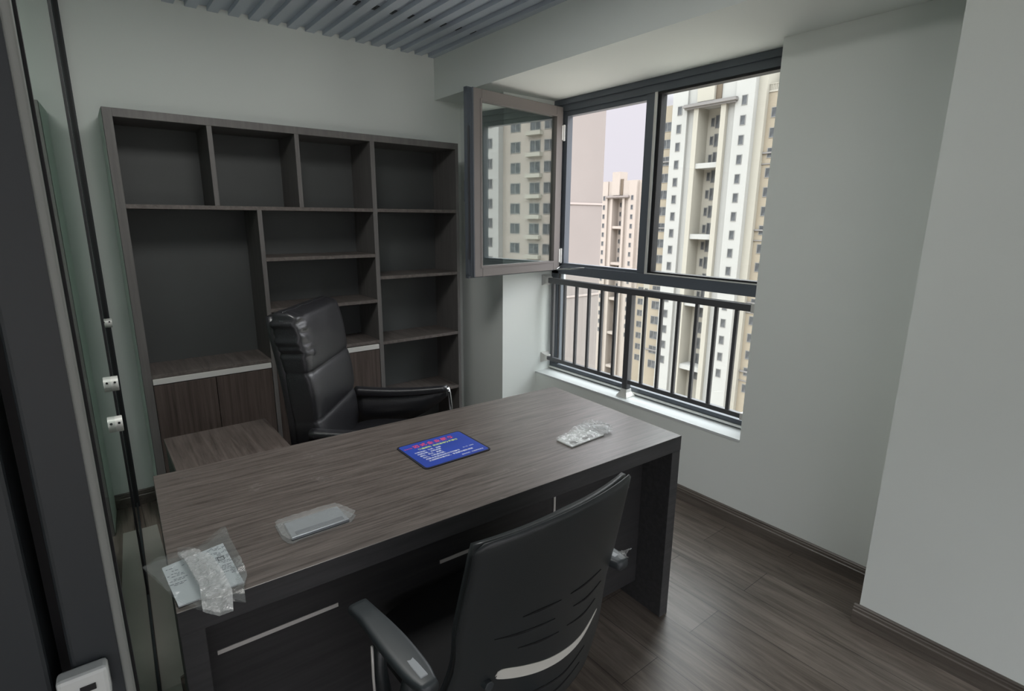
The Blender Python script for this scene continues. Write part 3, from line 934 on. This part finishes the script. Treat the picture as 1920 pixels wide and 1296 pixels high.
for i, s_ in enumerate(['公司注册：变更、注销', '代理记账、纳税申报', '银行、税务、资质、', '社保、公积金代理、', '内资企业咨询及税务筹划服务', '工商财税年报代办，专业服务团队诚信']):
    text(s_, .0100, -.100 + .002*i, .016 - .0155*i, M['ink_white'], mm, bold=.0002, sx=1.0)
text('服务热线：欢迎来电咨询', .0078, .022, -.083, M['ink_white'], mm)
text('扫一扫，加微信', .0062, .056, -.036, M['ink_white'], mm)

# grey plate in clear pouch --------------------------------------
pc = (.382, 1.292)
pp = empty('packet', (pc[0], pc[1], ZT))
tag(pp, 'long clear plastic pouch holding a flat grey plate, near the front left of the desk', 'packet')
pl = [(.312, 1.328), (.450, 1.331), (.452, 1.249), (.309, 1.250)]
MB().prism(rel(pl, pc), .0012, .0085).build('grey_plate', M['grey_plate'], pp, bevel=.001)
MB().box(-.060, .060, -.036, -.020, .0086, .0100).build('plate_groove', M['frame'], pp, bevel=.002)
fc = [(.294, 1.345), (.307, 1.351), (.354, 1.347), (.410, 1.348), (.451, 1.345), (.463, 1.315), (.478, 1.269), (.456, 1.245), (.324, 1.243), (.308, 1.236), (.298, 1.245), (.291, 1.272)]
film('clear_film', rel(fc, pc), .0098, .004, M['film_milky'], pp, seed=4, freq=16)
film('clear_film', rel(fc, pc), .0006, .0, M['film_milky'], pp, seed=5, cuts=2)

# pouch on the right ---------------------------------------------
rc = (1.345, 1.295)
rp = empty('packet', (rc[0], rc[1], ZT))
tag(rp, 'small silvery plastic pouch with dark patches at the window end of the desk', 'packet')
cd = [(1.237, 1.312), (1.395, 1.345), (1.405, 1.243), (1.237, 1.236)]
MB().prism(rel(cd, rc), .0008, .0045).build('card', M['white_plate'], rp)
for P in ([(1.252, 1.262), (1.262, 1.272), (1.272, 1.262), (1.276, 1.250), (1.262, 1.246)], [(1.340, 1.262), (1.352, 1.276), (1.372, 1.268), (1.380, 1.252), (1.360, 1.250)], [(1.312, 1.262), (1.326, 1.268), (1.340, 1.258), (1.322, 1.254)]):
    MB().prism(rel(P, rc), .0046, .0072).build('dark_patch', M['black_seal'], rp)
fr_ = [(1.235, 1.316), (1.300, 1.334), (1.360, 1.352), (1.411, 1.358), (1.450, 1.340), (1.470, 1.286), (1.452, 1.240), (1.397, 1.240), (1.300, 1.234), (1.235, 1.230)]
film('pouch_film', rel(fr_, rc), .0052, .006, M['pouch'], rp, seed=8, freq=20)
film('crumpled_end', rel([(1.365, 1.345), (1.411, 1.358), (1.450, 1.340), (1.470, 1.286), (1.452, 1.240), (1.405, 1.245)], rc), .007, .014, M['film_milky'], rp, seed=9, freq=34, dome=.008)

# bag of papers on the left --------------------------------------
lc = (.115, 1.225)
lb = empty('plastic_bag', (lc[0], lc[1], ZT))
tag(lb, 'crumpled clear plastic bag of printed leaflets at the left corner of the desk', 'bag')
paper = [(.046, 1.312), (.173, 1.335), (.179, 1.151), (.058, 1.148)]
MB().prism(rel(paper, lc), .0015, .0045).build('leaflet', M['paper'], lb)
rr_ = random.Random(4)
for blk in ((.136, .172, 1.20, 1.325), (.052, .084, 1.225, 1.300)):
    mk = MB()
    y = blk[2]
    while y < blk[3]:
        x = blk[0]
        while x < blk[1]:
            L = rr_.uniform(.003, .009)
            if rr_.random() < .75: mk.box(x - lc[0], x + L - lc[0], y - lc[1], y + .0016 - lc[1], .0046, .0049)
            x += L + .002
        y += .0055 if rr_.random() < .8 else .012
    mk.build('print', M['print'], lb)
mk = MB()
for (a, b, c, d) in ((.150, .164, 1.262, 1.264), (.150, .164, 1.276, 1.278), (.150, .152, 1.262, 1.278), (.162, .164, 1.262, 1.278)):
    mk.box(a - lc[0], b - lc[0], c - lc[1], d - lc[1], .0049, .0052)
mk.build('square_mark', M['print'], lb)
fl = [(.012, 1.323), (.045, 1.332), (.080, 1.320), (.082, 1.348), (.099, 1.344), (.121, 1.332), (.144, 1.352), (.191, 1.390), (.189, 1.330), (.191, 1.240), (.188, 1.158), (.174, 1.122), (.166, 1.072), (.139, 1.092), (.110, 1.086), (.089, 1.102), (.063, 1.145), (.047, 1.189), (.027, 1.268)]
film('bag_film', rel(fl, lc), .0062, .010, M['film'], lb, seed=12, freq=14, dome=.010)
film('bag_film', rel(fl, lc), .0040, .007, M['film'], lb, seed=14, freq=20, dome=.006)
film('crumpled_edge', rel([(.165, 1.22), (.191, 1.24), (.188, 1.158), (.174, 1.122), (.160, 1.14), (.172, 1.17)], lc), .008, .012, M['film_milky'], lb, seed=15, freq=45)
bub = [(.080, 1.333), (.098, 1.330), (.117, 1.318), (.136, 1.262), (.146, 1.186), (.150, 1.110), (.140, 1.056), (.116, 1.060), (.092, 1.086), (.099, 1.158), (.088, 1.276)]
bo = film('bubble_wrap', rel(bub, lc), .014, .005, M['bubble'], lb, seed=18, freq=60, dome=.014, cuts=4)
film('bubble_wrap', rel(bub, lc),   .010, .003, M['bubble'], lb, seed=20, freq=40, dome=.008, cuts=3)

# shreds of plastic wrap on the right arm of the task chair
for i, (P, z) in enumerate(((((.975, .800), (1.010, .815), (1.035, .800), (1.000, .790), (.985, .770)), .655), (((1.00, .770), (1.022, .760), (1.018, .700), (1.008, .690), (1.005, .735)), .60))):
    c = (P[0][0], P[0][1])
    o = film('plastic_wrap', rel(P, c), 0, .012, M['film_milky'], None, seed=21 + i*2, freq=60, cuts=3)
    if i == 0:
        o.location = (c[0], c[1], .668)
        tag(o, 'torn scrap of clear plastic wrap on the right arm of the plastic backed chair', 'plastic wrap')
    else:
        o.location = (c[0], c[1] + .04, z); o.rotation_euler = (radians(-70), 0, 0)
        o.parent = None
        bpy.data.objects.remove(o, do_unlink=True)

# ================================================================== OUTDOORS
struct('ground', MB().box(-250, 400, -250, 400, -48.5, -48), M['ground'])

def window_unit(w, h, deep=.25, mull=1):
    """window facing -x, centred on origin: frame ring plus pane"""
    m_ = MB(); t = .09
    m_.box(-.03, .06, -w/2, -w/2 + t, -h/2, h/2); m_.box(-.03, .06, w/2 - t, w/2, -h/2, h/2)
    m_.box(-.03, .06, -w/2 + t, w/2 - t, h/2 - t, h/2); m_.box(-.03, .06, -w/2 + t, w/2 - t, -h/2, -h/2 + t)
    if mull: m_.box(-.02, .05, -.04, .04, -h/2 + t, h/2 - t)
    return m_
PROTO = {}
def put_window(parent, x, y, z, w, h, mull=1):
    key = (w, h, mull)
    if key not in PROTO:
        o = window_unit(w, h, mull=mull).build('window', M['t_frame'], parent)
        g = MB().box(.0, .03, -w/2 + .05, w/2 - .05, -h/2 + .05, h/2 - .05).build('window_pane', M['t_pane'], o)
        PROTO[key] = (o.data, g.data)
    else:
        o = bpy.data.objects.new('window', PROTO[key][0]); COL.objects.link(o); o.parent = parent
        g = bpy.data.objects.new('window_pane', PROTO[key][1]); COL.objects.link(g); g.parent = o
    o.location = (x, y, z)

def tower(loc, label, mats, floors=16, wing_side=True):
    """apartment tower whose front looks towards -x; local origin at the middle of the front, window-row datum z=0"""
    wallm, creamm, beigem = mats
    t = empty('apartment_tower', loc)
    tag(t, label, 'apartment building')
    zb, zt = -66, 4.75
    bz = -48 - loc[2]
    zb = bz
    # piers, pilasters, recess
    def p(name, x0, x1, y0, y1, z0, z1, m_): return MB().box(x0, x1, y0, y1, z0, z1).build(name, m_, t)
    p('pier', 0, 14, 4.0, 6.7, zb, zt, wallm)
    p('pier', 0, 14, -6.7, -3.9, zb, zt, wallm)
    p('niche_wall', .55, 14, 2.7, 4.0, zb, .02, wallm)
    p('niche_wall', .55, 14, -3.9, -2.6, zb, .02, wallm)
    p('pilaster', -.15, 14, 1.9, 2.7, zb, .02, creamm)
    p('pilaster', -.15, 14, -2.6, -1.8, zb, .02, creamm)
    p('recess_wall', 2.6, 14, -1.8, 1.9, zb, zt, creamm)
    p('upper_wall', .35, 14, -3.9, 4.0, .02, zt, wallm)
    p('upper_turret', -.3, 3, -.6, 2.2, .75, zt + 2.5, creamm)
    p('louvre_panel', .15, .5, -1.5, -.6, .75, zt + .5, M['t_brown'])
    m_ = MB(); m_.box(-.75, .5, -4.35, 4.4, .15, .45); m_.box(-.45, .5, -4.15, 4.2, -.1, .15); m_.box(-.6, .5, -4.25, 4.3, .45, .62)
    m_.build('cornice', M['t_grey'] if wallm is not M['t_rose'] else M['t_wing'], t)
    for k in range(5):
        zz = -8.0 - k*10.6
        if zz > zb: p('cross_beam', .1, 2.7, -1.8, 1.9, zz - .75, zz, wallm)
    # cream side return and beige wings, set back
    p('corner_wall', .9, 14, -7.9, -6.7, zb, zt, creamm)
    p('wing', 1.6, 13, -14.5, -7.9, zb, .9, beigem)
    p('wing', 1.6, 13, 6.7, 10.2, zb, 1.4, beigem)
    m_ = MB(); m_.box(1.5, 1.75, -14.5, -7.9, .75, .98)
    for k in range(30):
        m_.box(1.55, 1.68, -14.4 + k*.22, -14.32 + k*.22, .98, 1.75)
    m_.box(1.52, 1.72, -14.5, -7.9, 1.75, 1.85)
    m_.build('roof_parapet', creamm, t)
    p('roof_house', 4, 12, -13.5, -8.5, .9, zt, creamm)
    p('drain_pipe', 1.35, 1.5, 6.85, 7.0, zb, 2.4, M['t_joint'])
    for k in range(5):
        zz = -7.3 - k*10.6
        p('string_course', 1.35, 1.6, -14.5, -7.9, zz, zz + .22, M['t_grey']); p('string_course', 1.45, 1.6, -14.5, -7.9, zz - 1.45, zz - 1.30, M['t_grey'])
        p('string_course', 1.35, 1.6, 6.7, 10.2, zz, zz + .22, M['t_grey'])
    for k in range(floors):
        z = -2.65*k
        put_window(t, -.03, 5.3, z, .85, 1.35, 0)
        put_window(t, -.03, -5.3, z, .85, 1.35, 0)
        put_window(t, 2.55, 1.05, z - 1.9, .62, 1.3, 0)
        put_window(t, 2.55, .05, z - 1.9, 1.15, 1.9)
        put_window(t, 1.55, -9.2, z - 1.9, 1.35, 1.35)
        put_window(t, 1.55, 8.6, z - 1.8, 1.7, 1.45)
    return t

tower((76, 49.7, 17.9), 'tall cream and white apartment tower filling the right window pane', (M['t_white'], M['t_cream'], M['t_beige']))
tower((125, 109.7, 7.5), 'smaller far apartment tower seen through the open left window light', (M['t_rose'], M['t_rose'], M['t_beige']))

blk = empty('apartment_block', (100, 77.6, -48))
tag(blk, 'narrow beige apartment block low down between the two towers behind the railing', 'apartment building')
MB().box(0, 12, -3.1, 3.1, 0, 41).build('facade', M['t_beige'], blk)
MB().box(-.6, .2, -.9, .7, 0, 40.5).build('stair_bay', M['t_cream'], blk)
for k in range(9):
    for yy in (-2.0, 1.8):
        put_window(blk, -.03, yy, 39 - 2.65*k, 1.7, 1.45)
    put_window(blk, -.63, -.1, 39 - 2.65*k, .85, 1.35)

blk = empty('apartment_block', (61, -40, -48))
tag(blk, 'pale apartment block with rows of square windows, mirrored in the open sash glass', 'apartment building')
MB().box(0, 12, -5.2, 14, 0, 88).build('facade', M['t_rose'], blk)
MB().box(-1.0, 1, -13, -5.2, 0, 88).build('pier', M['t_white'], blk)
for k in range(12):
    put_window(blk, -1.03, -6.7, 67.6 - 2.68*k, .85, 1.35)
    z = 66.9 - 2.68*k
    put_window(blk, -.03, -3.0, z, 1.7, 1.45); put_window(blk, -.03, .3, z, 1.7, 1.45)
    put_window(blk, -.03, 2.6, z, 1.7, 1.45); put_window(blk, -.03, 5.4, z, 1.7, 1.45)
    MB().box(-.7, 0, -.9, 1.5, z - 1.35, z - .85).build('balcony', M['t_cream'], blk)

wing = empty('building_wing', (2.9, 12.5, -48))
tag(wing, 'blank pinkish rendered wall of the adjoining building wing outside the window', 'building')
MB().box(0, 10.6, 0, 9, 0, 62).build('rendered_wall', M['t_wing'], wing)
m_ = MB()
for k in range(22): m_.box(0, 10.62, -.03, .02, 52.75 - 2.9*k + 3.0, 52.75 - 2.9*k + 3.06)
m_.build('render_joints', M['t_joint'], wing)
